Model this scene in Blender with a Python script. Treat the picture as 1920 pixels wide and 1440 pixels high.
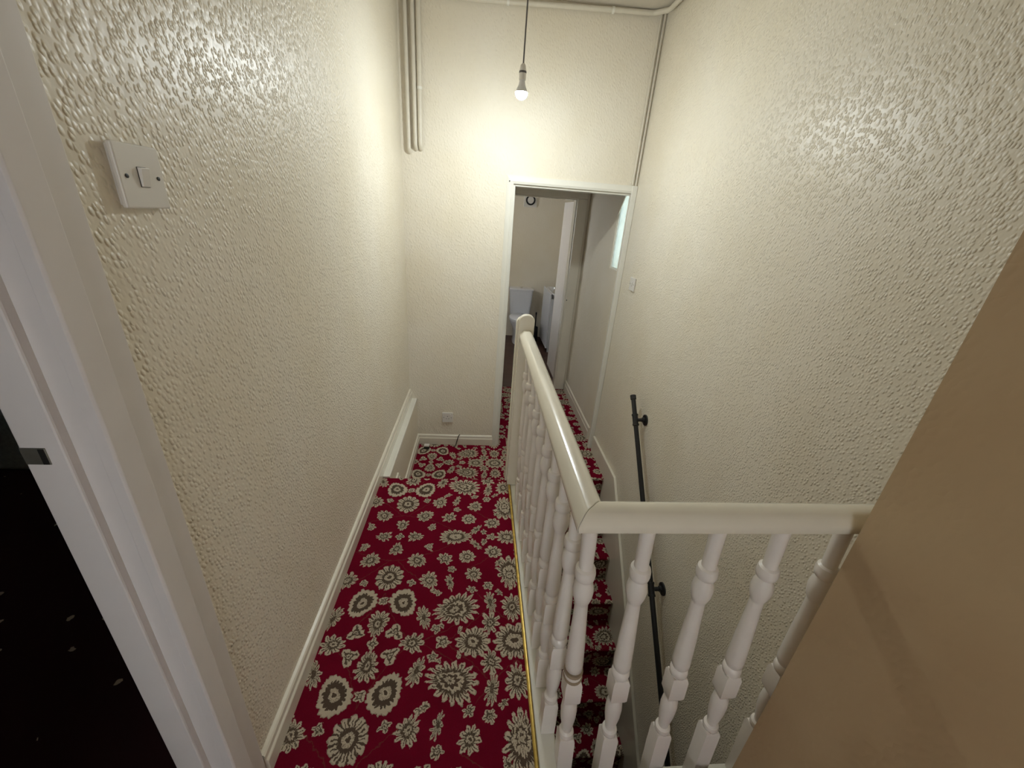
import bpy, bmesh, math, random
from mathutils import Vector, Matrix
random.seed(7)
sc = bpy.context.scene
for o in list(bpy.data.objects): bpy.data.objects.remove(o, do_unlink=True)
C = sc.collection

# ------------------------------------------------------------------ camera, world, exposure
cam_d = bpy.data.cameras.new('camera'); cam = bpy.data.objects.new('camera', cam_d); C.objects.link(cam)
cam_d.sensor_width = 36; cam_d.lens = 742.24 * 36 / 1920; cam_d.clip_start = .02
PITCH, YAW, ROLL = 0.405044, 0.099438, 0.076847
fw = Vector((math.sin(YAW)*math.cos(PITCH), math.cos(YAW)*math.cos(PITCH), -math.sin(PITCH)))
rt = Vector((math.cos(YAW), -math.sin(YAW), 0)); up = rt.cross(fw)
r2 = rt*math.cos(ROLL) + up*math.sin(ROLL); u2 = up*math.cos(ROLL) - rt*math.sin(ROLL)
m = Matrix((r2, u2, -fw)).transposed().to_4x4(); m.translation = Vector((.5192, 0, 1.41)); cam.matrix_world = m
sc.camera = cam
w = bpy.data.worlds.new('world'); sc.world = w; w.use_nodes = True
bg = w.node_tree.nodes['Background']; bg.inputs[0].default_value = (.96, .95, 1, 1); bg.inputs[1].default_value = 4.8
sc.view_settings.view_transform = 'Standard'; sc.view_settings.look = 'None'
sc.view_settings.gamma = 1; sc.view_settings.use_curve_mapping = False
sc.view_settings.exposure = 0.27
sc.cycles.use_light_tree = False
BULB_STRENGTH = 950.0

# ------------------------------------------------------------------ key dimensions (metres, upper landing at z = 0)
W = 1.5517; YB = 2.9087; S = .415; CEIL = 2.54; YS = 1.882; YR = .5916; RX = .7511; YN = 1.825
YD2 = 4.15; YFAR = 6.25; ZLOW = -3.0
Y0, TG, TR = 2.46, .193, .205           # stair: top nosing, going, rise

# ------------------------------------------------------------------ node helpers
class NT:
    def __init__(s, tree): s.t = tree; s.n = tree.nodes; s.l = tree.links
    def new(s, typ, **kw):
        nd = s.n.new(typ)
        for k, v in kw.items(): setattr(nd, k, v)
        return nd
    def put(s, sock, v):
        if isinstance(v, bpy.types.NodeSocket): s.l.new(v, sock)
        elif v is not None: sock.default_value = v
    def math(s, op, a, b=None, c=None, clamp=False):
        nd = s.new('ShaderNodeMath', operation=op, use_clamp=clamp)
        for i, v in enumerate((a, b, c)): s.put(nd.inputs[i], v)
        return nd.outputs[0]
    def vmath(s, op, a, b=None):
        nd = s.new('ShaderNodeVectorMath', operation=op)
        s.put(nd.inputs[0], a); s.put(nd.inputs[1], b)
        return nd.outputs['Value'] if op in ('DOT_PRODUCT', 'LENGTH', 'DISTANCE') else nd.outputs[0]
    def mix(s, f, a, b):
        nd = s.new('ShaderNodeMix', data_type='RGBA')
        s.put(nd.inputs[0], f); s.put(nd.inputs[6], a); s.put(nd.inputs[7], b)
        return nd.outputs[2]
    def noise(s, vec, scale, detail=2.0, rough=.5):
        nd = s.new('ShaderNodeTexNoise'); s.put(nd.inputs['Vector'], vec)
        nd.inputs['Scale'].default_value = scale; nd.inputs['Detail'].default_value = detail; nd.inputs['Roughness'].default_value = rough
        return nd
    def ramp(s, f, stops, interp='LINEAR'):
        nd = s.new('ShaderNodeValToRGB'); nd.color_ramp.interpolation = interp
        e = nd.color_ramp.elements
        while len(e) < len(stops): e.new(.5)
        for i, (p, c) in enumerate(stops):
            e[i].position = p; e[i].color = (c, c, c, 1) if isinstance(c, (int, float)) else (*c, 1)
        s.put(nd.inputs[0], f); return nd.outputs[0]
    def bump(s, h, strength, dist, normal=None):
        nd = s.new('ShaderNodeBump'); nd.inputs['Strength'].default_value = strength; nd.inputs['Distance'].default_value = dist
        s.put(nd.inputs['Height'], h); s.put(nd.inputs['Normal'], normal); return nd.outputs[0]
def mat(name):
    mt = bpy.data.materials.new(name); mt.use_nodes = True
    t = NT(mt.node_tree); return mt, t, mt.node_tree.nodes['Principled BSDF']
def obj_co(t): return t.new('ShaderNodeTexCoord').outputs['Object']
def simple(name, col, rough=.5, metal=0, spec=.5, coat=0, nscale=25, namt=.06, bump=0, bscale=200, trans=0):
    mt, t, b = mat(name)
    n = t.noise(obj_co(t), nscale, 3).outputs[0]
    c2 = tuple(max(0, v*(1-namt*2)) for v in col)
    t.put(b.inputs['Base Color'], t.mix(n, (*c2, 1), (*[min(1, v*(1+namt)) for v in col], 1)))
    b.inputs['Roughness'].default_value = rough; b.inputs['Metallic'].default_value = metal
    b.inputs['Specular IOR Level'].default_value = spec; b.inputs['Coat Weight'].default_value = coat; b.inputs['Coat Roughness'].default_value = .12
    if bump: t.put(b.inputs['Normal'], t.bump(t.noise(obj_co(t), bscale, 2).outputs[0], bump, .002))
    return mt
def wall_paint(name, c1, c2, rough, chip, scale, spec=.5, ramp=(.5, .66)):
    """emulsion over woodchip paper: separate raised chips of about a centimetre"""
    mt, t, b = mat(name); co = obj_co(t)
    big = t.noise(co, 2.2, 2, .6).outputs[0]
    t.put(b.inputs['Base Color'], t.mix(t.ramp(big, ((.35, 0), (.65, 1))), (*c1, 1), (*c2, 1)))
    sx = t.new('ShaderNodeSeparateXYZ'); t.put(sx.inputs[0], co); cx = t.new('ShaderNodeCombineXYZ')      # run along the wall, height
    t.put(cx.inputs[0], t.math('ADD', t.math('ADD', sx.outputs[0], sx.outputs[1]), t.math('MULTIPLY', sx.outputs[2], .22))); t.put(cx.inputs[1], t.math('MULTIPLY', sx.outputs[2], .72))
    vo = t.new('ShaderNodeTexVoronoi', voronoi_dimensions='2D'); t.put(vo.inputs['Vector'], cx.outputs[0]); vo.inputs['Scale'].default_value = scale
    chips = t.ramp(vo.outputs['Distance'], ((ramp[0], 1), (ramp[1], 0)), 'EASE')
    sepc = t.new('ShaderNodeSeparateColor'); t.put(sepc.inputs[0], vo.outputs['Color'])
    h = t.math('MULTIPLY_ADD', t.noise(co, 16, 2).outputs[0], 1.0, t.math('MULTIPLY', chips, sepc.outputs[0]))
    t.put(b.inputs['Normal'], t.bump(h, chip, .0035))
    b.inputs['Roughness'].default_value = rough; b.inputs['Specular IOR Level'].default_value = spec
    return mt

# ------------------------------------------------------------------ carpet: mirrored floral repeat drawn motif by motif
def motif_group():
    g = bpy.data.node_groups.new('carpet_motif', 'ShaderNodeTree')
    for nm, ty in (('P', 'NodeSocketVector'), ('Ctr', 'NodeSocketVector'), ('A', 'NodeSocketVector'), ('B', 'NodeSocketVector'),
                   ('Petals', 'NodeSocketFloat'), ('Amp', 'NodeSocketFloat'), ('Tear', 'NodeSocketFloat'), ('Ring', 'NodeSocketFloat'),
                   ('Vein', 'NodeSocketFloat'), ('Mask', 'NodeSocketFloat'), ('Tone', 'NodeSocketFloat')):
        g.interface.new_socket(nm, in_out='INPUT', socket_type=ty)
    g.interface.new_socket('Mask', in_out='OUTPUT', socket_type='NodeSocketFloat')
    g.interface.new_socket('Tone', in_out='OUTPUT', socket_type='NodeSocketFloat')
    t = NT(g); gi = t.new('NodeGroupInput').outputs; go = t.new('NodeGroupOutput')
    d = t.vmath('SUBTRACT', gi['P'], gi['Ctr'])
    x = t.vmath('DOT_PRODUCT', d, gi['A']); y = t.vmath('DOT_PRODUCT', d, gi['B'])
    y = t.math('MULTIPLY', y, t.math('MULTIPLY_ADD', x, gi['Tear'], 1.0))
    r = t.math('SQRT', t.math('MULTIPLY_ADD', x, x, t.math('MULTIPLY', y, y)))
    th = t.math('ARCTAN2', y, x)
    wv = t.math('ABSOLUTE', t.math('COSINE', t.math('MULTIPLY', th, t.math('MULTIPLY', gi['Petals'], .5))))
    R = t.math('SUBTRACT', 1.0, t.math('MULTIPLY', gi['Amp'], t.math('SUBTRACT', 1.0, wv)))
    q = t.math('DIVIDE', r, R)
    mk = t.math('LESS_THAN', q, 1.0)
    ring = t.math('LESS_THAN', t.math('ABSOLUTE', t.math('SUBTRACT', q, gi['Ring'])), t.math('ADD', t.math('MULTIPLY_ADD', wv, .06, .055), t.math('MULTIPLY', t.math('LESS_THAN', gi['Vein'], .01), .075)))
    out_ = t.math('GREATER_THAN', q, gi['Ring'])
    vein = t.math('MULTIPLY', t.math('LESS_THAN', wv, t.math('MULTIPLY', gi['Vein'], 1.35)), out_)
    mid = t.math('MULTIPLY', t.math('MULTIPLY', t.math('GREATER_THAN', wv, .972), out_), t.math('MULTIPLY', t.math('LESS_THAN', q, .84), t.math('GREATER_THAN', gi['Vein'], .09)))
    inner = t.math('MULTIPLY', t.math('SUBTRACT', 1.0, out_), t.math('LESS_THAN', t.math('ABSOLUTE', t.math('SUBTRACT', wv, .45)), .16))
    inner = t.math('MULTIPLY', inner, t.math('GREATER_THAN', q, .2))
    ctr = t.math('LESS_THAN', q, .13)
    rim = t.math('MULTIPLY', t.math('GREATER_THAN', q, .95), .35)
    dark = t.math('MAXIMUM', t.math('MAXIMUM', t.math('MAXIMUM', ring, vein), t.math('MAXIMUM', mid, inner)), t.math('MAXIMUM', ctr, rim))
    tone = t.math('SUBTRACT', 1.0, dark)
    sel = t.math('ADD', t.math('MULTIPLY', tone, mk), t.math('MULTIPLY', gi['Tone'], t.math('SUBTRACT', 1.0, mk)))
    t.l.new(t.math('MAXIMUM', mk, gi['Mask']), go.inputs['Mask']); t.l.new(sel, go.inputs['Tone'])
    return g
HALF = .498
#        u     v     radius aspect angle petals amp  tear  ring vein
MOTIFS = [
 (0, 0, .020, 1, 0, 4, .35, 0, .5, .2), (0, .071, .036, .75, 90, 9, .38, -.45, .42, .28), (.073, 0, .036, .75, 180, 9, .38, -.45, .42, .28),
 (0, .223, .060, .92, 90, 12, .12, 0, .42, .30), (.078, .341, .060, .80, 62, 18, .10, .28, .52, .0), (0, .333, .019, 1, 45, 4, .3, 0, .4, .1),
 (0, .425, .052, .70, 90, 13, .28, .35, .38, .30), (0, .498, .020, 1, 0, 4, .28, 0, .42, .1), (.068, .457, .033, .85, 40, 3, .45, .2, .40, .1),
 (.134, .498, .044, .80, 0, 9, .38, -.35, .40, .26), (.213, .447, .019, 1, 20, 5, .35, 0, .5, .15), (.243, .498, .028, .8, 0, 5, .4, .3, .4, .1),
 (.164, .240, .042, .82, 60, 11, .35, .3, .42, .24), (.094, .251, .019, .9, 20, 4, .42, 0, .45, .1), (.100, .138, .042, .85, 35, 11, .30, .2, .42, .25),
 (.142, .066, .026, .6, 50, 5, .40, .3, .35, .2), (.142, .055, .018, .8, -30, 4, .4, 0, .45, .1),
 (.258, 0, .074, .58, 180, 17, .22, -.25, .50, .24), (.219, .128, .037, .85, 20, 7, .48, 0, .42, .20), (.315, .117, .036, .95, 0, 9, .22, 0, .45, .22),
 (.253, .185, .020, .9, 0, 5, .38, 0, .45, .15), (.346, .212, .038, .9, 70, 9, .38, .2, .40, .22), (.431, .090, .040, .85, 25, 8, .30, 0, .42, .22),
 (.425, 0, .026, .8, 0, 5, .38, 0, .45, .15), (.352, .047, .040, .38, 50, 9, .45, .3, .2, .3), (.390, .030, .020, .7, 100, 5, .45, 0, .3, .3),
 (.282, .369, .088, .72, 165, 17, .34, .25, .56, .26), (.275, .372, .044, .62, 165, 9, .28, .5, .60, .0), (.164, .404, .050, .48, 70, 11, .42, .3, .22, .32),
 (.249, .250, .040, .42, 75, 9, .45, .3, .2, .32), (.414, .343, .050, .44, 80, 11, .45, .2, .25, .32), (.405, .267, .022, .9, 0, 6, .3, 0, .45, .15),
 (.340, .283, .022, .7, 20, 5, .45, 0, .40, .2), (.190, .290, .020, .45, 40, 3, .3, .3, .3, .1), (.412, .429, .044, .78, 100, 8, .42, .35, .38, .25),
 (.348, .498, .062, .88, 0, 13, .22, -.15, .44, .26), (.493, .498, .070, .95, 0, 14, .24, 0, .50, .20), (.498, .366, .058, .72, 90, 12, .40, .2, .38, .28),
 (.495, .200, .085, .62, 90, 14, .40, .3, .52, .30), (.495, .215, .040, .6, 90, 7, .3, .4, .55, .1), (.498, 0, .050, .85, 0, 12, .32, 0, .45, .24),
 (.455, .150, .024, .5, 130, 5, .45, .2, .2, .3), (.450, .300, .020, .6, 40, 5, .45, .2, .3, .3), (.205, .300, .016, .9, 0, 4, .35, 0, .4, .1),
 (.300, .452, .016, .5, 110, 3, .3, .2, .2, .1), (.235, .436, .014, .5, 70, 3, .3, .2, .2, .1),
]
VINES = [(0, .14, .30, .0), (.0, .30, .13, .498), (.15, .498, .30, .42), (.243, .498, .43, .33), (.32, .18, .47, .07), (.02, .14, .16, .26), (.36, .30, .498, .43)]
def carpet_material():
    mt, t, b = mat('floral_red_carpet')
    uv = t.new('ShaderNodeUVMap').outputs[0]
    ng = t.noise(uv, 260, 2)                               # tuft-sized raggedness of the woven edges
    off = t.vmath('SCALE', t.vmath('SUBTRACT', ng.outputs['Color'], (.5, .5, .5)))
    off.node.inputs['Scale'].default_value = .008
    off2 = t.vmath('SCALE', t.vmath('SUBTRACT', t.noise(uv, 55, 1).outputs['Color'], (.5, .5, .5))); off2.node.inputs['Scale'].default_value = .016
    off = t.vmath('ADD', off, off2)
    sp = t.new('ShaderNodeSeparateXYZ'); t.put(sp.inputs[0], t.vmath('ADD', uv, off))
    u = t.math('PINGPONG', t.math('SUBTRACT', sp.outputs[0], .195), HALF)
    v = t.math('PINGPONG', t.math('SUBTRACT', sp.outputs[1], 1.434), HALF)
    cb = t.new('ShaderNodeCombineXYZ'); t.put(cb.inputs[0], u); t.put(cb.inputs[1], v); P = cb.outputs[0]
    vine = None                                            # thin stems
    for (x0, y0, x1, y1) in VINES:
        L = math.hypot(x1-x0, y1-y0); dx, dy = (x1-x0)/L, (y1-y0)/L
        d = t.vmath('SUBTRACT', P, (x0, y0, 0))
        a = t.vmath('DOT_PRODUCT', d, (dx, dy, 0)); c = t.vmath('DOT_PRODUCT', d, (-dy, dx, 0))
        bend = t.math('MULTIPLY', t.math('MULTIPLY', a, t.math('SUBTRACT', L, a)), .9)
        e = t.math('LESS_THAN', t.math('ABSOLUTE', t.math('SUBTRACT', c, bend)), .0016)
        e = t.math('MULTIPLY', e, t.math('LESS_THAN', t.math('ABSOLUTE', t.math('SUBTRACT', a, L/2)), L/2))
        vine = e if vine is None else t.math('MAXIMUM', vine, e)
    g = motif_group()
    fib = t.noise(uv, 900, 1).outputs[0]; wear = t.noise(uv, 7, 2).outputs[0]
    red = t.mix(wear, (.165, .005, .020, 1), (.245, .008, .030, 1))
    red = t.mix(t.math('MULTIPLY', vine, .6), red, (.20, .06, .045, 1))
    nrm = t.bump(t.noise(uv, 420, 1).outputs[0], .8, .004)
    N = 3; cell = HALF/N
    def cell_shader(i, j):                                  # only the motifs that reach into this part of the repeat
        mask, tone = 0.0, 0.0
        for (cu, cv, rad, asp, ang, n, amp, tear, ring, vein) in MOTIFS:
            rad *= 1.04
            dx = max(i*cell-cu, 0, cu-(i+1)*cell); dy = max(j*cell-cv, 0, cv-(j+1)*cell)
            if math.hypot(dx, dy) > rad*1.15: continue
            nd = t.new('ShaderNodeGroup'); nd.node_tree = g
            c, s_ = math.cos(math.radians(ang)), math.sin(math.radians(ang))
            t.put(nd.inputs['P'], P); nd.inputs['Ctr'].default_value = (cu, cv, 0)
            nd.inputs['A'].default_value = (c/rad, s_/rad, 0); nd.inputs['B'].default_value = (-s_/(rad*asp), c/(rad*asp), 0)
            for k, val in (('Petals', n), ('Amp', amp), ('Tear', tear), ('Ring', ring), ('Vein', vein), ('Mask', mask), ('Tone', tone)): t.put(nd.inputs[k], val)
            mask, tone = nd.outputs['Mask'], nd.outputs['Tone']
        col = t.mix(mask, red, t.mix(tone, (.125, .088, .064, 1), (.66, .565, .43, 1)))
        col = t.mix(t.math('MULTIPLY', fib, .38), col, t.mix(.5, col, (0, 0, 0, 1)))
        df = t.new('ShaderNodeBsdfDiffuse'); t.put(df.inputs['Color'], col); t.put(df.inputs['Normal'], nrm); df.inputs['Roughness'].default_value = .6
        return df.outputs[0]
    def choose(co_, shaders):
        cur = shaders[0]
        for k in range(1, N):
            mx = t.new('ShaderNodeMixShader'); t.put(mx.inputs[0], t.math('GREATER_THAN', co_, k*cell)); t.l.new(cur, mx.inputs[1]); t.l.new(shaders[k], mx.inputs[2]); cur = mx.outputs[0]
        return cur
    rows = [choose(u, [cell_shader(i, j) for i in range(N)]) for j in range(N)]
    t.l.new(choose(v, rows), mt.node_tree.nodes['Material Output'].inputs[0]); t.n.remove(b)
    return mt

M = {}
CREAM1, CREAM2 = (.79, .72, .58), (.82, .76, .64)
M['wall'] = wall_paint('cream_woodchip_paint', CREAM1, CREAM2, .38, .62, 120, ramp=(.10, .60))
M['wall_soft'] = wall_paint('cream_smooth_paint', CREAM1, CREAM2, .55, .25, 60, ramp=(.1, .7))
M['wall_back'] = wall_paint('cream_relief_paint', CREAM1, CREAM2, .55, .45, 85, spec=.25, ramp=(.1, .75))
M['wall_shade_tan'] = wall_paint('shade_tan_wall', (.42, .29, .165), (.47, .345, .205), .6, .2, 70, spec=.25, ramp=(.1, .7))  # even tan brown, shade painted into the colour of a likely cream wall
M['ceil'] = simple('ceiling_emulsion', (.62, .57, .48), .8)
M['gloss'] = simple('cream_gloss_paint', (.84, .79, .67), .26, coat=.8, nscale=12, namt=.03, bump=.12, bscale=45)
M['baluster'] = simple('white_gloss_paint', (.86, .81, .755), .30, coat=.4, nscale=15, namt=.03, bump=.1, bscale=60)
M['frame'] = simple('door_frame_paint', (.74, .70, .68), .5, spec=.3, nscale=15, namt=.03)
M['white'] = simple('white_wood_paint', (.80, .78, .70), .35, nscale=10, namt=.03, bump=.1, bscale=50)
M['plastic'] = simple('white_plastic', (.76, .73, .68), .35, namt=.02)
M['pipe'] = simple('painted_pipe', (.70, .65, .54), .4, namt=.04)
M['black'] = simple('black_iron', (.014, .014, .015), .45, metal=.0, spec=.4)
M['dark'] = simple('dark_plastic', (.012, .011, .010), .5)
M['brass'] = simple('worn_brass', (.62, .44, .13), .32, metal=1, nscale=40, namt=.35)
M['steel'] = simple('aged_steel', (.32, .31, .27), .4, metal=.8, namt=.2)
M['chrome'] = simple('chrome', (.8, .8, .8), .12, metal=1, namt=0)
M['bare'] = simple('bare_wood', (.36, .28, .19), .7, namt=.12)
M['ceramic'] = simple('white_ceramic', (.72, .73, .76), .15, namt=.01)
M['boards'] = simple('dark_wood_floor', (.085, .040, .028), .5, nscale=8, namt=.3)
M['fabric'] = simple('dark_grey_fabric', (.30, .31, .30), .95, nscale=60, namt=.2, bump=.4, bscale=300)
M['linen'] = simple('white_linen', (.75, .77, .82), .9)
M['flex'] = simple('grey_flex', (.13, .12, .12), .6)
M['under'] = simple('stair_timber', (.22, .15, .10), .8, namt=.2)
M['carpet'] = carpet_material()
# near doorway room: dark red carpet with sparse pale flecks
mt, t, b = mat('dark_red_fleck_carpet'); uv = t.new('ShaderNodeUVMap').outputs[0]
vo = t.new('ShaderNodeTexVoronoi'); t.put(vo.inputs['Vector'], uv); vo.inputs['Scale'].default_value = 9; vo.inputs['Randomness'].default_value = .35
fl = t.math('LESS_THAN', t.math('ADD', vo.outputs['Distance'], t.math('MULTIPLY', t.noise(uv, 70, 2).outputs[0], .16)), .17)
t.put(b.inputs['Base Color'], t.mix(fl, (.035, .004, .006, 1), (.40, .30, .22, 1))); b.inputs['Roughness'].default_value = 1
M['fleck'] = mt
# obscured window glass
mt, t, b = mat('obscured_glass'); out = mt.node_tree.nodes['Material Output']
tr = t.new('ShaderNodeBsdfTransparent'); tl = t.new('ShaderNodeBsdfTranslucent'); gl = t.new('ShaderNodeBsdfGlossy'); gl.inputs['Roughness'].default_value = .2
n = t.noise(obj_co(t), 22, 4).outputs[0]
t.put(tl.inputs[0], t.mix(n, (.50, .58, .57, 1), (.68, .75, .73, 1))); t.put(tr.inputs[0], t.mix(n, (.44, .52, .52, 1), (.62, .69, .68, 1)))
m1 = t.new('ShaderNodeMixShader'); m1.inputs[0].default_value = .3; t.l.new(tr.outputs[0], m1.inputs[1]); t.l.new(tl.outputs[0], m1.inputs[2])
m2 = t.new('ShaderNodeMixShader'); m2.inputs[0].default_value = .06; t.l.new(m1.outputs[0], m2.inputs[1]); t.l.new(gl.outputs[0], m2.inputs[2])
t.l.new(m2.outputs[0], out.inputs[0]); M['glass'] = mt
mt, t, b = mat('window_glass'); out = mt.node_tree.nodes['Material Output']
tr = t.new('ShaderNodeBsdfTransparent'); tr.inputs[0].default_value = (.93, .95, .94, 1); gl = t.new('ShaderNodeBsdfGlossy'); gl.inputs['Roughness'].default_value = .05
m1 = t.new('ShaderNodeMixShader'); m1.inputs[0].default_value = .06; t.l.new(tr.outputs[0], m1.inputs[1]); t.l.new(gl.outputs[0], m1.inputs[2]); t.l.new(m1.outputs[0], out.inputs[0]); M['clear'] = mt
# the lit lamp
mt, t, b = mat('lit_bulb_glass'); b.inputs['Base Color'].default_value = (1, 1, 1, 1)
b.inputs['Emission Color'].default_value = (.91, .98, .985, 1); b.inputs['Emission Strength'].default_value = BULB_STRENGTH; M['bulb'] = mt
M['bulbcap'] = simple('bulb_cap', (.78, .78, .78), .3)

# ------------------------------------------------------------------ mesh helpers
def link(name, bm, material, parent=None, smooth=False, bevel=0, seg=2):
    bmesh.ops.recalc_face_normals(bm, faces=bm.faces)
    me = bpy.data.meshes.new(name); bm.to_mesh(me); bm.free()
    o = bpy.data.objects.new(name, me); C.objects.link(o)
    if material: me.materials.append(M[material])
    if smooth:
        for p in me.polygons: p.use_smooth = True
        me.set_sharp_from_angle(angle=math.radians(38))
    if bevel:
        md = o.modifiers.new('bevel', 'BEVEL'); md.width = bevel; md.segments = seg; md.limit_method = 'ANGLE'; md.angle_limit = math.radians(40)
    if parent: o.parent = parent
    return o
def bx(bm, x0, x1, y0, y1, z0, z1):
    v = [bm.verts.new((x, y, z)) for x in (x0, x1) for y in (y0, y1) for z in (z0, z1)]
    for f in ((0, 1, 3, 2), (4, 6, 7, 5), (0, 4, 5, 1), (2, 3, 7, 6), (0, 2, 6, 4), (1, 5, 7, 3)): bm.faces.new([v[i] for i in f])
def boxes(*bs):
    bm = bmesh.new()
    for b_ in bs: bx(bm, *b_)
    return bm
def box(name, b_, material, parent=None, bevel=0): return link(name, boxes(b_), material, parent, bevel=bevel)
def prism(pts, axis, a0, a1):
    """polygon in the two other axes, extruded along axis"""
    bm = bmesh.new()
    def P(p, a): return {'x': (a, p[0], p[1]), 'y': (p[0], a, p[1]), 'z': (p[0], p[1], a)}[axis]
    v0 = [bm.verts.new(P(p, a0)) for p in pts]; v1 = [bm.verts.new(P(p, a1)) for p in pts]; n = len(pts)
    bm.faces.new(v0); bm.faces.new(v1[::-1])
    for i in range(n): bm.faces.new((v0[i], v0[(i+1) % n], v1[(i+1) % n], v1[i]))
    return bm
def loft(rings, bm=None, caps=True):
    bm = bm or bmesh.new(); vs = [[bm.verts.new(p) for p in r] for r in rings]; n = len(rings[0])
    for a, b_ in zip(vs, vs[1:]):
        for i in range(n): bm.faces.new((a[i], a[(i+1) % n], b_[(i+1) % n], b_[i]))
    if caps: bm.faces.new(vs[0]); bm.faces.new(vs[-1][::-1])
    return bm
def lathe(prof, cx=0, cy=0, n=20, bm=None, axis='z', org=(0, 0, 0)):
    rings = []
    for (r, h) in prof:
        ring = []
        for k in range(n):
            a = 2*math.pi*k/n; p = (r*math.cos(a), r*math.sin(a))
            ring.append({'z': (cx+p[0]+org[0], cy+p[1]+org[1], h+org[2]), 'x': (h+org[0], p[0]+org[1], p[1]+org[2]), 'y': (p[0]+org[0], h+org[1], p[1]+org[2])}[axis])
        rings.append(ring)
    return loft(rings, bm)
def tube(pts, r, n=12, bm=None):
    pts = [Vector(p) for p in pts]; rings = []; u = None
    for i, p in enumerate(pts):
        d = ((pts[i]-pts[i-1]).normalized() if i else Vector()) + ((pts[i+1]-pts[i]).normalized() if i < len(pts)-1 else Vector())
        d.normalize()
        if u is None: u = d.orthogonal().normalized()
        u = (u - d*u.dot(d)).normalized(); v = d.cross(u)
        c = 1.0
        if 0 < i < len(pts)-1: c = 1/max(.5, math.sqrt((1+(pts[i]-pts[i-1]).normalized().dot((pts[i+1]-pts[i]).normalized()))/2))
        rings.append([p + (u*math.cos(2*math.pi*k/n) + v*math.sin(2*math.pi*k/n))*r*(c if 0 < i < len(pts)-1 else 1) for k in range(n)])
    return loft(rings, bm)
def fillet(pts, rad, n=6):
    """round the corners of a polyline"""
    pts = [Vector(p) for p in pts]; out = [pts[0]]
    for a, b_, c in zip(pts, pts[1:], pts[2:]):
        d1 = (a-b_).normalized(); d2 = (c-b_).normalized(); q0 = b_+d1*rad; q1 = b_+d2*rad
        for k in range(n+1):
            s_ = k/n; out.append(q0*(1-s_)**2 + b_*2*s_*(1-s_) + q1*s_**2)
    out.append(pts[-1]); return out
def tag(o, label=None, cat=None, group=None, kind=None):
    for k, v in (('label', label), ('category', cat), ('group', group), ('kind', kind)):
        if v: o[k] = v
    return o
def thing(name, label, cat, loc=(0, 0, 0), group=None, kind=None):
    o = bpy.data.objects.new(name, None); C.objects.link(o); o.location = loc; o.empty_display_size = .1
    return tag(o, label, cat, group, kind)
def part(o, root):
    """parent a world-built mesh under its thing"""
    for v in o.data.vertices: v.co -= root.location
    o.parent = root; return o
def struct(o, label, cat): return tag(o, label, cat, kind='structure')
def carpet_uv(o, fn):
    me = o.data; uvl = me.uv_layers.new(name='UVMap')
    for lp in me.loops: uvl.data[lp.index].uv = fn(me.vertices[lp.vertex_index].co)
def sheet(name, pts, x0, x1, material, ustart, th=.012):
    """carpet strip following a (y,z) polyline, printed along its run"""
    bm = bmesh.new(); uvl = bm.loops.layers.uv.new('UVMap'); run = [ustart]
    for a, b_ in zip(pts, pts[1:]): run.append(run[-1] + math.hypot(b_[0]-a[0], b_[1]-a[1]))
    top = [(bm.verts.new((x0, y, z)), bm.verts.new((x1, y, z))) for y, z in pts]
    nrm = []
    for i in range(len(pts)):
        a = pts[max(0, i-1)]; b_ = pts[min(len(pts)-1, i+1)]; L = math.hypot(b_[0]-a[0], b_[1]-a[1])
        nrm.append((-(b_[1]-a[1])/L, (b_[0]-a[0])/L))
    bot = [(bm.verts.new((x0, y-ny*th, z-nz*th)), bm.verts.new((x1, y-ny*th, z-nz*th))) for (y, z), (ny, nz) in zip(pts, nrm)]
    def face(vs, us):
        f = bm.faces.new(vs)
        for l, u_ in zip(f.loops, us): l[uvl].uv = u_
    for i in range(len(pts)-1):
        a, b_, c, d = top[i][0], top[i][1], top[i+1][1], top[i+1][0]
        us = ((x0, run[i]), (x1, run[i]), (x1, run[i+1]), (x0, run[i+1]))
        face((a, b_, c, d), us); face((bot[i][0], bot[i+1][0], bot[i+1][1], bot[i][1]), (us[0], us[3], us[2], us[1]))
        face((top[i][0], top[i+1][0], bot[i+1][0], bot[i][0]), (us[0], us[3], us[3], us[0]))
        face((top[i][1], bot[i][1], bot[i+1][1], top[i+1][1]), (us[1], us[1], us[2], us[2]))
    face((top[0][0], bot[0][0], bot[0][1], top[0][1]), ((x0, run[0]),)*4); face((top[-1][0], top[-1][1], bot[-1][1], bot[-1][0]), ((x0, run[-1]),)*4)
    return link(name, bm, material)

# ------------------------------------------------------------------ the setting
DJ = .512            # far jamb of the near doorway
DN = -.30            # its near jamb
DH = 2.02            # its head
LT = .085            # left wall thickness
# left wall (woodchip) with the near doorway
struct(link('wall_left', boxes((-LT, 0, DJ, YB, -.45, CEIL), (-LT, 0, -1.3, DN, 0, CEIL), (-LT, 0, DN, DJ, DH, CEIL)), 'wall'),
       'cream woodchip wall along the left of the landing', 'wall')
# ledge of the old floor edge left along the wall beyond the step, and the lower wall under it
box_o = boxes((0, .054, 1.90, YB, -S-.02, -.012)); struct(link('wall_left_lower', box_o, 'wall_soft'), 'low cream wall face below the white ledge past the step', 'wall')
struct(link('trim_1', prism([(0, -.012), (.056, -.012), (.056, -.002), (.052, .002), (0, .002)], 'y', 1.885, YB-.001), 'white', bevel=.0015), 'bright white ledge strip along the foot of the left wall beyond the step', 'trim')
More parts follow.
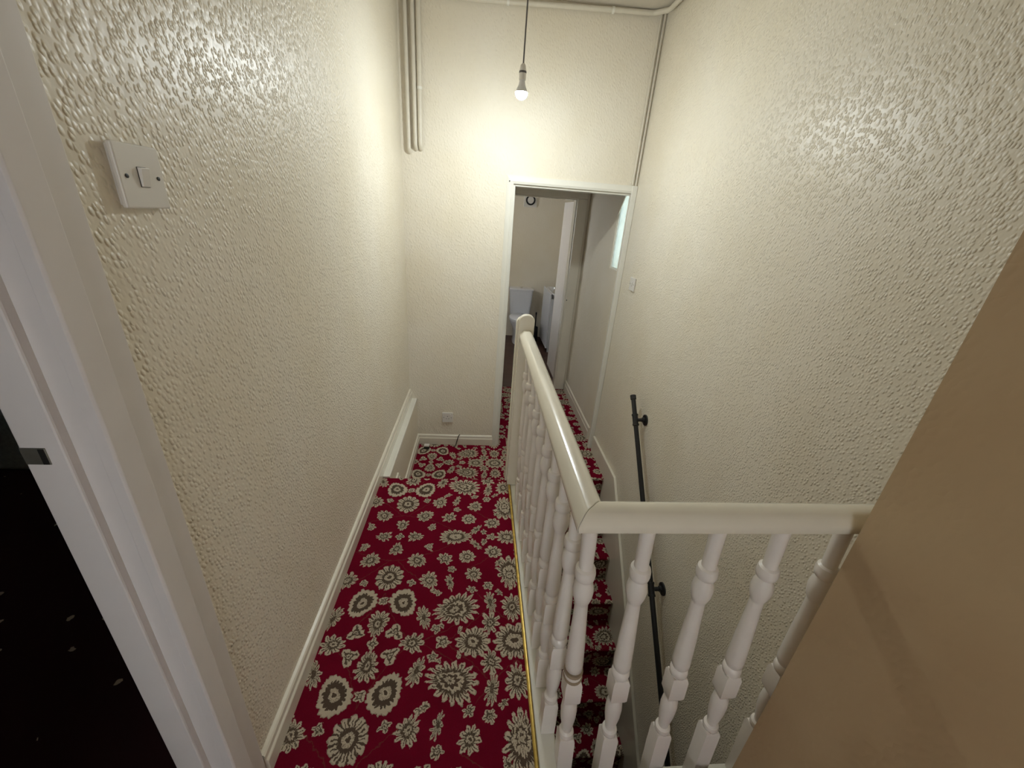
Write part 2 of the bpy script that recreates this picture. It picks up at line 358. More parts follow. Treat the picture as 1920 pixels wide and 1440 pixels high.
# back wall around the far doorway
OX0, OX1, OZ = .718, 1.513, 1.592
struct(link('wall_back', boxes((-LT, OX0, YB, YB+.10, -.45, CEIL), (OX1, W, YB, YB+.012, -.45, OZ), (OX0, W, YB, YB+.10, OZ, CEIL)), 'wall_back'),
       'cream relief papered wall at the end of the landing around the doorway', 'wall')
struct(link('wall_right', boxes((W, W+.12, -1.3, YB+.10, ZLOW, CEIL)), 'wall'),
       'tall cream woodchip wall on the right of the stairwell', 'wall')
struct(box('wall_near', (1.263, W, -1.3, .535, -.25, CEIL), 'wall_shade_tan'), 'wall at the right edge, tan brown painted in for its shade, close beside the rail end', 'wall')  # tan brown stands in for shade on what is probably cream
BW = (.06, .72, .35, 1.75)       # unseen window added behind the viewer for daylight: x0, x1, z0, z1
struct(link('wall_behind', boxes((-LT, BW[0], -1.4, -1.3, ZLOW, CEIL), (BW[1], W+.12, -1.4, -1.3, ZLOW, CEIL), (BW[0], BW[1], -1.4, -1.3, ZLOW, BW[2]), (BW[0], BW[1], -1.4, -1.3, BW[3], CEIL)), 'wall_soft'), 'cream wall behind the landing with an added window', 'wall')

struct(box('ceiling', (-LT, W+.12, -1.4, YB+.10, CEIL, CEIL+.1), 'ceil'), 'off white flat ceiling above the landing', 'ceiling')
# upper landing floor: a deck under a fitted carpet with rolled nosing
nose = [(YS-.016+.016*math.sin(a), -.016+.016*math.cos(a)) for a in [math.pi*k/8 for k in range(0, 8)]]
up_pts = [(-1.3, 0), (.9, 0)] + nose + [(YS-.012, -.04), (YS-.012, -S/2)]
fl = sheet('floor', up_pts, .001, .728, 'carpet', -1.3); struct(fl, 'upper landing floor in red carpet with beige flowers', 'floor')
deck = link('deck', boxes((-LT, .728, -1.3, YS-.03, -.24, -.013), (.728, 1.262, -1.3, .52, -.24, -.013)), 'under', fl)
fl2 = sheet('floor', [(-1.3, 0), (.535, 0)], .7285, 1.262, 'carpet', -1.3); struct(fl2, 'near landing floor in red floral carpet before the rail', 'floor')
# lower lobby floor with the half step down to it
low_pts = [(YS-.012, -S/2), (YS+.19, -S/2)] + [(YS+.19+.012*math.sin(a), -S/2-.012+.012*math.cos(a)) for a in [math.pi*k/5 for k in range(1, 5)]] + [(YS+.193, -S/2-.04), (YS+.193, -S), (YD2, -S)]
fl3 = sheet('floor', low_pts, .001, .80, 'carpet', 1.95); struct(fl3, 'lower lobby floor in red floral carpet past the step', 'floor')
fl4 = sheet('floor', [(Y0, -S), (YD2, -S)], .80, W-.001, 'carpet', Y0); struct(fl4, 'lower lobby carpet at the head of the stairs', 'floor')
struct(link('floor_deck', boxes((-LT, .80, YS-.03, YD2, -S-.25, -S-.013), (.80, W, Y0+.03, YD2, -S-.25, -S-.013), (-LT, .795, YS-.025, YS+.17, -S-.02, -S/2-.014)), 'under'), 'bare timber deck below the lobby carpet', 'floor')
# wall under the gallery edge, closing the stair's left side
struct(link('wall_stair_left', boxes((.70, .80, -1.3, Y0+.05, ZLOW, -S-.26), (.70, .744, -1.3, YS-.03, -S-.26, -.241)), 'wall_soft'), 'cream wall below the gallery beside the stairs', 'wall')
struct(box('wall_gallery_face', (.745, .790, .60, YS-.02, -S-.27, -.030), 'wall_soft'), 'cream face of the gallery floor edge above the stairs', 'wall')
struct(box('floor_hall', (.70, W+.12, -1.4, 1.2, ZLOW-.1, ZLOW), 'boards'), 'dark hall floor at the foot of the stairs', 'floor')

# skirtings: board with a moulded rounded top
def skirt_profile(h, th=.018): return [(0, 0), (th, 0), (th, h*.62), (th*.95, h*.66), (th*.72, h*.72), (th*.66, h*.9), (th*.45, h*.97), (0, h)]
def skirting(name, p0, p1, z, h, normal, label, th=.018):
    prof = skirt_profile(h, th); p0, p1, nv = Vector(p0), Vector(p1), Vector(normal)
    rings = [[(p[0]+nv.x*a, p[1]+nv.y*a, z+b_) for a, b_ in prof] for p in (p0, p1)]
    return struct(link(name, loft(rings), 'gloss'), label, 'skirting')
skirting('baseboard_left', (0, .597), (0, YB), 0, .0836, (1, 0), 'cream gloss skirting board along the foot of the left wall')
skirting('baseboard_left_lower', (.054, 2.092), (.054, YB-.016), -S, .089, (1, 0), 'cream skirting at lobby level under the white ledge', .016)
skirting('baseboard_step', (.054, 1.905), (.054, 2.09), -S/2, .088, (1, 0), 'short cream skirting at the half step below the landing edge', .016)
skirting('baseboard_back', (.054, YB), (.676, YB), -S, .089, (0, -1), 'cream skirting board along the foot of the back wall below the socket', .016)
skirting('baseboard_lobby', (W, YB+.13), (W, YD2-.02), -S, .118, (-1, 0), 'cream skirting in the lobby beyond the far doorway')
# right string board of the stairs: level piece then sloping with the flight
slope = TR/TG; BY, BZ = 2.282, -.275
lowy = BY - 2.55/slope
st = [(YB-.045, BZ), (BY, BZ), (lowy, BZ-2.55), (lowy, BZ-3.25), (Y0-.02, -S-.36), (Y0+.03, -S-.012), (YB-.045, -S-.012)]
o = link('baseboard_right', prism(st, 'x', W-.020, W-.0005), 'gloss', bevel=.005); struct(o, 'cream string board following the stairs down the right wall', 'skirting')

# near doorway frame on the left
d1 = thing('door_1', 'cream painted door frame of the dark room at the left edge', 'door frame', (0, DJ, 0), kind='structure')
arch = [(0, .597), (.006, .597), (.010, .592), (.012, .553), (.020, .546), (.020, .508), (.017, .505), (0, .505)]
part(link('architrave', prism(arch, 'z', 0, DH+.09), 'frame', bevel=.001), d1)
part(link('architrave', prism([(0, DN-.09), (.02, DN-.09), (.02, DN), (0, DN)], 'z', 0, DH+.09), 'baluster', bevel=.003), d1)
part(link('architrave', boxes((0, .018, DN, .505, DH, DH+.09)), 'baluster', bevel=.003), d1)
part(link('jamb', boxes((-.030, .0, .507, DJ+.001, 0, DH), (-LT, 0, DN-.001, DN+.006, 0, DH), (-LT, 0, DN+.006, DJ-.005, DH-.006, DH+.001)), 'frame', bevel=.001), d1)
stp = part(link('door_stop', boxes((-LT, -.030, .494, DJ+.001, 0, DH-.006)), 'frame', bevel=.003), d1)
pl = link('strike_plate', boxes((-.083, -.052, .4925, .4945, 1.052, 1.078)), 'steel', bevel=.0005); part(pl, d1); tag(pl, 'tarnished metal latch keep let into the frame')
hl = link('latch_hole', boxes((-.060, -.053, .4915, .4930, 1.053, 1.077)), 'dark'); part(hl, d1)
# the dark room beyond it
struct(link('wall_room', boxes((-3.0, -2.9, -1.2, .7, 0, 2.4), (-3.0, -2.9, 1.2, 2.7, 0, 2.4), (-3.0, -2.9, .7, 1.2, 0, 1.2), (-3.0, -2.9, .7, 1.2, 1.7, 2.4), (-3.0, -LT-.001, 2.6, 2.7, 0, 2.4), (-3.0, -LT-.001, -1.3, -1.2, 0, 2.4)), 'wall_soft'), 'walls of the dark room beyond the left doorway', 'wall')
struct(box('ceiling_room', (-3.0, -LT-.001, -1.3, 2.7, 2.4, 2.5), 'ceil'), 'ceiling of the dark room on the left', 'ceiling')
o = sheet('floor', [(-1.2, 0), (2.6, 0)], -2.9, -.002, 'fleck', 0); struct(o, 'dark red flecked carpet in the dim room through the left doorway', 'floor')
w4 = thing('added_window_4', 'small unseen window added to light the dim room on the left', 'window', (-2.95, .95, 1.2), kind='structure')  # unseen opening, added to give this room a little daylight
part(link('window_frame', boxes((-2.98, -2.92, .7, .73, 1.2, 1.7), (-2.98, -2.92, 1.17, 1.2, 1.2, 1.7), (-2.98, -2.92, .73, 1.17, 1.2, 1.23), (-2.98, -2.92, .73, 1.17, 1.67, 1.7)), 'white', bevel=.003), w4)
part(link('pane', boxes((-2.952, -2.948, .73, 1.17, 1.23, 1.67)), 'glass'), w4)
bed = thing('divan_bed', 'dark grey divan base in the dim room beyond the left doorway', 'bed', (-2.2, 2.2, 0))
part(link('base', boxes((-2.85, -.60, 1.87, 2.59, .012, .36)), 'fabric', bevel=.02), bed)
part(link('mattress', boxes((-2.85, -.60, 1.875, 2.59, .365, .575)), 'fabric', bevel=.03), bed)
part(link('sheet', boxes((-2.85, -.60, 1.90, 2.59, .577, .63)), 'linen', bevel=.02), bed)

# far doorway frame
d2 = thing('door_2', 'cream painted frame of the far doorway to the lobby', 'door frame', (OX0, YB, -S), kind='structure')
def arch_prof(w_): return [(0, 0), (0, -.016), (w_*.3, -.020), (w_*.45, -.015), (w_*.9, -.012), (w_, -.008), (w_, 0)]
AZ = 1.6388; AX = .6721
rings = [[(OX0-a, YB+d, z-(0 if z < 0 else -a)) for a, d in arch_prof(OX0-AX)] for z in (-S, OZ)]
part(link('architrave', loft(rings), 'white', smooth=True), d2)
hp = arch_prof(AZ-OZ)
rings = [[(x - (a if k == 0 else 0), YB+d, OZ+a) for a, d in hp] for k, x in enumerate((OX0, OX1))]
part(link('architrave', loft(rings), 'white', smooth=True), d2)
part(link('architrave', boxes((OX1, W-.001, YB-.022, YB-.0005, -S, AZ)), 'white', bevel=.004), d2)
part(link('jamb', boxes((OX0-.001, OX0+.014, YB-.001, YB+.101, -S, OZ), (OX0+.014, OX1, YB-.001, YB+.101, OZ-.014, OZ)), 'white', bevel=.002), d2)
sc_ = link('screw_hole', lathe([(.004, 0), (.004, .001)], n=8, axis='y', org=(.690, YB-.0185, 1.605)), 'dark'); part(sc_, d2)
# lobby beyond: right wall with window, left wall, ceiling
WY0, WY1, WZ0, WZ1 = 3.025, 3.225, 1.065, 1.66
def lobby_wall():
    bm = boxes((W, W+.16, YB+.012, WY0, -.6, OZ), (W+.001, W+.16, YB+.10, WY0, OZ, 1.9), (W, W+.16, WY1, YD2+.1, -.6, 1.9), (W, W+.16, WY0, WY1, -.6, WZ0), (W, W+.16, WY0, WY1, WZ1, 1.9))
    return bm
struct(link('wall_lobby_right', lobby_wall(), 'wall_soft'), 'cream lobby wall with the small window beyond the doorway', 'wall')
struct(link('wall_lobby_left', boxes((.10, .20, YB+.10, 4.7, -.6, 1.9), (.10, .20, 5.6, YFAR, -.6, 1.9), (.10, .20, 4.7, 5.6, -.6, .7), (.10, .20, 4.7, 5.6, 1.6, 1.9)), 'wall_soft'), 'cream lobby wall left of the far doorway', 'wall')
struct(box('ceiling_lobby', (.10, 2.40, YB+.10, YFAR+.1, 1.9, 2.0), 'ceil'), 'low ceiling over the lobby and toilet', 'ceiling')
w1 = thing('window_1', 'small bright obscured glass window in the lobby wall', 'window', (W+.10, (WY0+WY1)/2, WZ0), kind='structure')
fr = (W+.006, W+.036)
part(link('window_frame', boxes((*fr, WY0, WY0+.014, WZ0, WZ1), (*fr, WY1-.014, WY1, WZ0, WZ1), (*fr, WY0+.014, WY1-.014, WZ0, WZ0+.016), (*fr, WY0+.014, WY1-.014, WZ1-.016, WZ1)), 'white', bevel=.002), w1)
part(link('pane', boxes((W+.014, W+.018, WY0+.014, WY1-.014, WZ0+.016, WZ1-.016)), 'glass'), w1)
part(link('corner_fillet', prism([(WY1, WZ1), (3.05, WZ1), (WY1, 1.455)], 'x', W-.001, W+.005), 'wall_soft'), w1)
w3 = thing('added_window_2', 'unseen window added in the left wall to brighten the toilet room', 'window', (.15, 5.15, .7), kind='structure')  # out of view, added so daylight brightens the toilet room
part(link('window_frame', boxes((.12, .18, 4.7, 4.74, .7, 1.6), (.12, .18, 5.56, 5.6, .7, 1.6), (.12, .18, 4.74, 5.56, .7, .74), (.12, .18, 4.74, 5.56, 1.56, 1.6)), 'white', bevel=.003), w3)
part(link('pane', boxes((.148, .152, 4.74, 5.56, .74, 1.56)), 'clear'), w3)
w3 = thing('added_window_3', 'unseen window assumed behind the viewer, added for daylight on the landing', 'window', (.63, -1.35, BW[2]), kind='structure')  # never in view, assumed here and added as a daylight source
part(link('window_frame', boxes((BW[0], BW[0]+.04, -1.38, -1.32, BW[2], BW[3]), (BW[1]-.04, BW[1], -1.38, -1.32, BW[2], BW[3]), (BW[0]+.04, BW[1]-.04, -1.38, -1.32, BW[2], BW[2]+.04), (BW[0]+.04, BW[1]-.04, -1.38, -1.32, BW[3]-.04, BW[3])), 'white', bevel=.003), w3)
part(link('pane', boxes((BW[0]+.04, BW[1]-.04, -1.352, -1.348, BW[2]+.04, BW[3]-.04)), 'clear'), w3)
# toilet room
struct(link('wall_toilet_front', boxes((.20, .70, YD2, YD2+.10, -.6, 1.9), (1.43, 2.40, YD2, YD2+.10, -.6, 1.9), (.70, 1.43, YD2, YD2+.10, 1.585, 1.9)), 'wall_soft'), 'cream wall between lobby and toilet', 'wall')
struct(box('wall_toilet_back', (.10, 2.40, YFAR, YFAR+.1, -.6, 1.9), 'wall_soft'), 'taupe cream wall behind the toilet', 'wall')
struct(box('wall_toilet_right', (1.90, 2.0, YD2+.10, YFAR, -.6, 1.9), 'wall_soft'), 'cream right wall of the toilet room', 'wall')
struct(box('floor_toilet', (.20, 1.90, YD2, YFAR, -S-.1, -S-.001), 'boards'), 'dark brown floor of the toilet room', 'floor')
d3 = thing('door_3', 'cream door frame with white open door of the toilet', 'door', (1.43, YD2, -S), kind='structure')
part(link('architrave', boxes((1.430, 1.530, YD2-.018, YD2-.0005, -S, 1.585)), 'gloss', bevel=.005), d3)
part(link('architrave', boxes((.62, 1.530, YD2-.018, YD2-.0005, 1.585, 1.665)), 'gloss', bevel=.005), d3)
part(link('architrave', boxes((.62, .70, YD2-.018, YD2-.0005, -S, 1.585)), 'gloss', bevel=.005), d3)
part(link('jamb', boxes((1.418, 1.431, YD2, YD2+.10, -S, 1.585), (.70, 1.418, YD2, YD2+.10, 1.573, 1.586)), 'gloss', bevel=.002), d3)
lf = part(link('door_leaf', boxes((1.462, 1.498, YD2+.105, YD2+.80, -S+.008, 1.572)), 'baluster', bevel=.002), d3)
kn = part(link('keyhole', lathe([(.006, 0), (.006, .002)], n=8, axis='y', org=(1.440, YD2-.0205, .616)), 'dark'), d3)
tl_ = thing('toilet', 'white close coupled toilet with lid down in the far room', 'toilet', (1.165, 6.0, -S))
def superring(cx, cy, rx, ry, z, p=2.6, n=28):
    out_ = []
    for k in range(n):
        a = 2*math.pi*k/n; c, s_ = math.cos(a), math.sin(a)
        out_.append((cx+rx*math.copysign(abs(c)**(2/p), c), cy+ry*math.copysign(abs(s_)**(2/p), s_), z))
    return out_
zf = -S
part(link('bowl', loft([superring(1.165, 5.95, .11, .20, zf, 3), superring(1.165, 5.93, .10, .20, zf+.10), superring(1.165, 5.88, .12, .24, zf+.24), superring(1.165, 5.84, .17, .24, zf+.34), superring(1.165, 5.83, .178, .245, zf+.385)]), 'ceramic', smooth=True), tl_)
part(link('seat_lid', loft([superring(1.165, 5.82, .180, .235, zf+.388, 2.3), superring(1.165, 5.82, .186, .242, zf+.395, 2.3), superring(1.165, 5.82, .184, .24, zf+.415, 2.3), superring(1.165, 5.82, .165, .22, zf+.424, 2.3)]), 'ceramic', smooth=True), tl_)
part(link('cistern', loft([superring(1.165, 6.15, .150, .085, zf+.39, 6), superring(1.165, 6.15, .165, .092, zf+.55, 6), superring(1.165, 6.15, .180, .095, zf+.755, 6)]), 'ceramic', smooth=True), tl_)
cl = part(link('cistern_lid', loft([superring(1.165, 6.15, .187, .098, zf+.757, 7), superring(1.165, 6.15, .188, .099, zf+.78, 7), superring(1.165, 6.15, .178, .09, zf+.79, 7)]), 'ceramic', smooth=True), tl_)
part(link('flush_button', lathe([(.022, 0), (.022, .006), (.018, .008)], 1.165, 6.14, 16, org=(0, 0, zf+.79)), 'chrome', smooth=True), tl_)
br = thing('toilet_brush', 'dark toilet brush in its holder beside the toilet', 'brush', (1.41, 6.0, zf))
part(link('holder', lathe([(.05, 0), (.052, .01), (.045, .22), (.042, .23)], 1.41, 6.0, 16, org=(0, 0, zf)), 'dark', smooth=True), br)
part(link('handle', lathe([(.008, .23), (.008, .42), (.012, .43), (.009, .46)], 1.41, 6.0, 10, org=(0, 0, zf)), 'dark', smooth=True), br)
va = thing('vanity_unit', 'white wash basin cabinet half hidden by the open toilet door', 'cabinet', (1.7, 5.75, zf))
part(link('cabinet', boxes((1.52, 1.895, 5.42, 6.08, -.345, .36)), 'ceramic', bevel=.003), va)
part(link('cabinet_door', boxes((1.50, 1.518, 5.425, 6.075, -.345, .435)), 'ceramic', bevel=.003), va)
part(link('basin', loft([superring(1.71, 5.75, .18, .32, .362, 8), superring(1.71, 5.75, .185, .325, .43, 8), superring(1.71, 5.75, .17, .31, .435, 8), superring(1.71, 5.75, .10, .2, .38, 4)]), 'ceramic', smooth=True), va)
for yy in (5.47, 6.03):
    for xx in (1.55, 1.86): part(link('leg', lathe([(.014, zf), (.018, -.345)], xx, yy, 10), 'ceramic', smooth=True), va)
tp = part(link('tap', lathe([(.024, 0), (.024, .006), (.014, .012), (.013, .06), (.017, .065), (.012, .085)], 1.56, 5.50, 14, org=(0, 0, .435)), 'chrome', smooth=True), va)
sp = part(link('spout', tube(fillet([(1.56, 5.50, .475), (1.56, 5.56, .50), (1.60, 5.60, .46)], .02), .010), 'chrome', smooth=True), va)
part(link('tap_lever', boxes((1.535, 1.585, 5.494, 5.506, .515, .524), (1.554, 1.566, 5.475, 5.525, .515, .524)), 'chrome', bevel=.003), va)
fa = thing('extractor_fan', 'square white extractor fan with round dark grille high on the toilet wall', 'fan', (1.205, YFAR, 1.6))
part(link('fan_plate', boxes((1.11, 1.30, YFAR-.03, YFAR-.0005, 1.515, 1.705)), 'plastic', bevel=.006), fa)
part(link('fan_ring', lathe([(.068, 0), (.068, -.014), (.050, -.014), (.050, 0)], n=28, axis='y', org=(1.205, YFAR-.030, 1.608)), 'dark', smooth=True), fa)
part(link('fan_hub', lathe([(.046, 0), (.044, -.018), (.0, -.022)], n=24, axis='y', org=(1.205, YFAR-.030, 1.608)), 'plastic', smooth=True), fa)

# ------------------------------------------------------------------ staircase
stair = thing('staircase', 'steep staircase in red floral carpet rising along the right wall', 'staircase', (1.17, Y0, -S))
for k in range(1, 13):
    y, z = Y0-k*TG, -S-k*TR
    pr = [(y+TG+.020, z), (y, z)]
    nz = [(y-.010*math.sin(a)-.0, z-.010+.010*math.cos(a)) for a in [math.pi*j/6 for j in range(1, 6)]]
    pts = pr + nz + [(y+.012, z-.024), (y+.012, z-TR)]
    o = sheet('step', pts[::-1], .801, W-.021, 'carpet', 3.1+k*.41, .014)
    part(o, stair); 
# top nosing of the flight at lobby level
o = sheet('top_riser', [(Y0+.012, -S-TR), (Y0+.012, -S-.024), (Y0-.006, -S-.018), (Y0-.010, -S-.010), (Y0-.006, -S-.002), (Y0, -S)], .801, W-.021, 'carpet', 2.2, .014); part(o, stair)
car = [(Y0+.02, -S-.03)]
for k in range(1, 13):
    car += [(Y0-(k-1)*TG+.028, -S-k*TR-.017), (Y0-k*TG+.028, -S-k*TR-.017)]
car += [(Y0-12*TG+.028, -S-13*TR), (Y0+.15, -S-.40)]
part(link('carriage', prism(car, 'x', .803, W-.023), 'under'), stair)

# ------------------------------------------------------------------ balustrade
bal = thing('balustrade', 'white painted turned wood balustrade round the stairwell edge', 'balustrade', (RX, YR, 0))
RT, RB = .9065, .862
sec = [(-.024, RB), (.024, RB), (.031, RB+.006), (.033, RB+.018), (.031, RT-.020), (.018, RT-.003), (.010, RT), (-.010, RT), (-.018, RT-.003), (-.031, RT-.020), (-.033, RB+.018), (-.031, RB+.006)]
mit = [(RX+a, YR+a, z) for a, z in sec]
part(link('handrail', loft([mit, [(RX+a, YN+.002, z) for a, z in sec]]), 'gloss', smooth=True, bevel=.0015), bal)
part(link('handrail', loft([[(p[0]+.0006, p[1]-.0006, p[2]) for p in mit], [(W-.001, YR+a, z) for a, z in sec]]), 'gloss', smooth=True, bevel=.0015), bal)
def arch_poly(x0, x1, z0, ztop, n=12):
    r = (x1-x0)/2; cx = (x0+x1)/2
    return [(x0, z0)] + [(cx-r*math.cos(math.pi*k/n), ztop-r*.85+r*.85*math.sin(math.pi*k/n)) for k in range(n+1)] + [(x1, z0)]
nw = part(link('newel_post', prism(arch_poly(RX-.036, RX+.036, .001, .978), 'y', YN, YN+.034), 'gloss', smooth=True, bevel=.004), bal)
part(link('newel_back', prism(arch_poly(RX-.046, RX+.030, .001, .962), 'y', YN+.036, YN+.066), 'gloss', smooth=True, bevel=.004), bal)
def baluster_mesh(zb):
    bm = bmesh.new()
    a = .0205
    def sq(z, h=a): return [(-h, -h, z), (h, -h, z), (h, h, z), (-h, h, z)]
    loft([sq(zb), sq(.128), sq(.136, a*.86)], bm)
    lathe([(.0140, .132), (.0195, .139), (.0205, .147), (.0190, .155), (.0130, .160), (.0130, .166), (.0150, .180), (.0195, .215), (.0210, .250), (.0190, .276), (.0135, .288), (.0135, .292), (.0185, .302)], 0, 0, 20, bm)
    loft([sq(.296, a*.84), sq(.306), sq(.372), sq(.382, a*.84)], bm)
    lathe([(.0150, .378), (.0205, .386), (.0220, .396), (.0205, .406), (.0165, .410), (.0165, .414), (.0210, .420), (.0212, .436), (.0190, .520), (.0160, .590), (.0145, .640), (.0145, .644), (.0165, .648), (.0210, .664), (.0228, .682), (.0205, .700), (.0165, .709), (.0160, .714),
           (.0205, .718), (.0222, .727), (.0222, .737), (.0205, .745), (.0150, .749), (.0148, .756), (.0152, .800), (.0158, RB+.004)], 0, 0, 20, bm)
    bmesh.ops.translate(bm, verts=bm.verts, vec=(0, 0, -RB))       # origin at the rail
    return bm
short = link('baluster', baluster_mesh(0), 'baluster', smooth=True); tall = link('baluster', baluster_mesh(-.125), 'baluster', smooth=True)
ys = [YR + .084 + .1255*k for k in range(10)]
spots = [(RX+.004, YR, 1)] + [(RX+.002, y, 0) for y in ys if y < YN-.03] + [(RX+x, YR, 1) for x in (.123, .273, .413, .553)]
seen = set()
for i, (x, y, fr) in enumerate(spots):
    src = tall if fr else short
    o = src if fr not in seen else src.copy()
    if fr in seen: C.objects.link(o)
    seen.add(fr); o.location = (x-RX, y-YR, RB); o.parent = bal
    o.rotation_euler = (0, -.057 if fr else -.020, 0)              # the old balusters lean a little outward at the foot
    if i == 0:
        corner = o; tag(o, 'corner baluster with two bare wood rings')
for z in (.408, .386):
    k_ = .0222
    o = link('bare_ring', lathe([(k_, z-.005), (k_+.0012, z), (k_, z+.005)], 0, 0, 20), 'bare', smooth=True)
    o.location = (0, 0, -RB); o.parent = corner
part(link('base_board', boxes((.736, .792, .565, YN+.03, -.030, -.0005)), 'white', bevel=.004), bal)
part(link('base_board', boxes((.793, W-.001, .562, .618, -.155, -.126)), 'white', bevel=.004), bal)

# brass edging of the carpet against the balustrade
o = link('carpet_edging', prism([(.7225, .0005), (.7225, .004), (.726, .007), (.731, .0075), (.7355, .003), (.7355, .0005)], 'y', .56, YN-.004), 'brass', smooth=True)
tag(o, 'worn brass edging strip between floral carpet and balustrade', 'edging')

# ------------------------------------------------------------------ fittings
def switch(name, label, loc, rot, plate=.086, group=None):
    """plate in local x (along wall) / z, facing local -y"""
    s_ = thing(name, label, 'switch', loc, group); s_.rotation_euler = (0, 0, rot); h = plate/2
    link('back_box', boxes((-h+.004, h-.004, -.004, 0, -h+.004, h-.004)), 'plastic', s_)
    link('faceplate', boxes((-h, h, -.012, -.0042, -h, h)), 'plastic', s_, bevel=.0025)
    link('rocker_well', boxes((-.0085, .0085, -.0128, -.0118, -.0135, .0135)), 'dark', s_)
    bm = loft([[(-.0080, -.012, -.013), (.0080, -.012, -.013), (.0080, -.012, .013), (-.0080, -.012, .013)], [(-.0078, -.0150, -.0128), (.0078, -.0150, -.0128), (.0078, -.0185, .0125), (-.0078, -.0185, .0125)]])
    link('rocker', bm, 'plastic', s_, bevel=.0006)
    for sx in (-1, 1): link('screw', lathe([(.0030, 0), (.0030, -.0012), (.0012, -.0016)], n=10, axis='y', org=(sx*.0302, -.0118, 0)), 'dark', s_)
    return s_
switch('light_switch', 'white single light switch on the left wall by the near door frame', (.0, .7037, 1.421), -math.pi/2*3)
switch('light_switch', 'small white light switch on the right wall beside the far doorway', (W, 2.65, 1.032), math.pi/2*3)
bpy.data.objects['light_switch.001'].rotation_euler = (0, 0, -math.pi/2)
# plug socket on the back wall
so = thing('wall_socket', 'white plug socket low on the back wall above the skirting', 'socket', (.300, YB, -.158))
so_b = .043
link('back_box', boxes((-.039, .039, -.006, 0, -.039, .039)), 'plastic', so)
link('faceplate', boxes((-so_b, so_b, -.016, -.0062, -so_b, so_b)), 'plastic', so, bevel=.002)
for (x0, z0, w_, h_) in ((-.002, .008, .004, .008), (-.013, -.012, .0065, .004), (.0065, -.012, .0065, .004)):
    link('pin_hole', boxes((x0, x0+w_, -.0168, -.0158, z0, z0+h_)), 'dark', so)
link('rocker', boxes((.018, .028, -.020, -.0155, .014, .030)), 'plastic', so, bevel=.001)
for sx in (-.030, .030): link('screw', lathe([(.003, 0), (.003, -.001)], n=8, axis='y', org=(sx, -.0158, 0)), 'dark', so)
o = link('cable', tube(fillet([(.402, YB-.012, -.318), (.395, YB-.024, -.318), (.388, YB-.026, -.34), (.372, YB-.027, -.405), (.360, YB-.06, -.411)], .006), .0035, 8), 'dark', smooth=True)
tag(o, 'thin black cable hanging over the back skirting onto the carpet', 'cable')
ad = thing('plug_adapter', 'small white and black plug adapter on the carpet in the back left corner', 'adapter', (.137, 2.83, -S))
link('body', boxes((-.022, .022, -.018, .018, .001, .022)), 'dark', ad, bevel=.003); link('top', boxes((-.021, .021, -.017, .017, .0225, .034)), 'plastic', ad, bevel=.003)

# black pipe handrail on the right wall
hr = thing('pipe_handrail', 'black iron pipe handrail fixed to the right wall above the stairs', 'handrail', (W-.065, 2.05, .30))
A = Vector((W-.065, 2.150, .435)); B = Vector((W-.065, .60, -1.30)); d = (B-A).normalized()
pts = [A, B]
part(link('pipe', tube([A, B], .0135, 14), 'black', smooth=True), hr)
part(link('end_cap', tube([A-d*.004, A+d*.024], .0175, 14), 'black', smooth=True, bevel=.002), hr)
for ty in (2.049, 1.437, .80):
    p = A + d*((A.y-ty)/(-d.y))
    br_ = part(link('tee_fitting', tube([p-d*.034, p+d*.034], .0165, 14), 'black', smooth=True, bevel=.002), hr)
    for e in (-1, 1): part(link('collar', tube([p+d*(e*.030-.005), p+d*(e*.030+.005)], .0190, 14), 'black', smooth=True), hr)
    part(link('bracket_arm', tube([(p.x+.010, p.y, p.z), (W-.012, p.y, p.z)], .0105, 12), 'black', smooth=True), hr)
    part(link('flange', lathe([(.015, -.022), (.016, -.011), (.033, -.008), (.034, -.0005)], n=24, axis='x', org=(W, p.y, p.z)), 'black', smooth=True), hr)

# painted heating pipes in the back left corner, one turning along the ceiling
def clip(root, c, axis, r=.0135):
    part(link('pipe_clip', lathe([(r+.004, -.007), (r+.004, .007)], n=14, axis=axis, org=c), 'white', smooth=True), root)
PY = YB-.020
for (x0, x1, zb, lab) in ((.016, .050, 1.735, 'leftmost painted heating pipe in the back left corner'), (.058, .091, 1.755, 'middle painted heating pipe in the back left corner')):
    x0 = x1-.004
    pr = thing('heating_pipe', lab, 'pipe', (x1, PY, zb), group='painted pipes in the corner')
    part(link('pipe', tube(fillet([(x0, PY, CEIL-.001), (x1, PY, zb), (x1+.004, YB-.002, zb-.016)], .012), .0125, 14), 'pipe', smooth=True), pr)
pr = thing('heating_pipe', 'rightmost painted heating pipe turning along the ceiling over the doorway', 'pipe', (.119, PY, 1.755), group='painted pipes in the corner')
HZ = 2.497
path = fillet([(.1225, YB-.002, 1.742), (.1215, PY-.004, 1.756), (.1215, PY-.004, HZ-.012), (.46, PY-.008, HZ-.006), (1.462, YB-.034, HZ+.028), (W-.028, 2.80, HZ+.022), (W-.028, .60, HZ+.01)], .02)
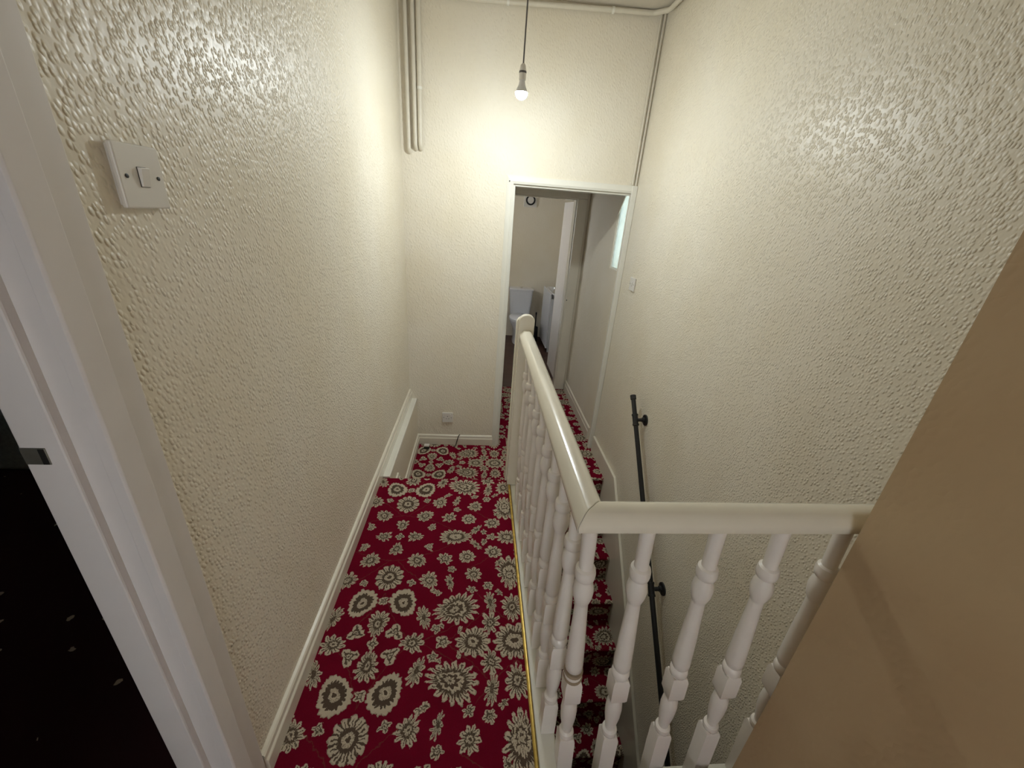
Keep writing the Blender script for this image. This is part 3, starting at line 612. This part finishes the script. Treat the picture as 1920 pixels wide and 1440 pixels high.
part(link('pipe', tube(path, .0135, 14), 'pipe', smooth=True), pr)
clip(pr, (.1215, PY-.004, 2.055), 'z', .0115); clip(pr, (1.22, YB-.032, HZ+.019), 'x')
clip(pr, (.62, YB-.030, HZ-.002), 'x')
# two thin cable conduits down the back right corner to the door head
for dx, lab in ((.014, 'thin painted conduit nearest the right wall above the doorway'), (.036, 'second thin painted conduit above the doorway, further from the right wall')):
    o = link('cable_conduit', tube([(W-dx, YB-.0075, CEIL-.001), (W-dx, YB-.0075, 1.641)], .0068, 10), 'pipe', smooth=True)
    tag(o, lab, 'conduit', 'painted conduits in the back right corner')

# pendant lamp
LX, LY, LZ = .680, 2.215, 1.928
pn = thing('pendant_light', 'bare lit bulb hanging on a grey flex from the ceiling', 'lamp', (LX, LY, CEIL))
part(link('ceiling_rose', lathe([(.045, CEIL-.0005), (.045, CEIL-.010), (.030, CEIL-.022), (.008, CEIL-.028)], LX, LY, 24), 'plastic', smooth=True), pn)
part(link('flex', tube([(LX+.003, LY, CEIL-.02), (LX+.001, LY, 2.35), (LX, LY, LZ+.104)], .0034, 8), 'flex', smooth=True), pn)
part(link('lamp_holder', lathe([(.005, LZ+.110), (.011, LZ+.104), (.0155, LZ+.084), (.016, LZ+.077), (.016, LZ+.049), (.014, LZ+.047)], LX, LY, 20), 'plastic', smooth=True), pn)
part(link('holder_ring', lathe([(.0166, LZ+.073), (.0172, LZ+.077), (.0166, LZ+.081)], LX, LY, 20), 'flex', smooth=True), pn)
part(link('bulb_cap', lathe([(.012, LZ+.048), (.0135, LZ+.040), (.0150, LZ+.030), (.0235, LZ+.012), (.0287, LZ+.0005)], LX, LY, 20), 'bulbcap', smooth=True), pn)  # cap flared down to mid bulb, shaped to cut the upward light
R0 = .0285
part(link('bulb', lathe([(.001, LZ-R0)] + [(R0*math.sin(a), LZ-R0*math.cos(a)) for a in [math.pi*k/12 for k in range(1, 6)]] + [(.0284, LZ+.0003)], LX, LY, 18), 'bulb', smooth=True), pn)
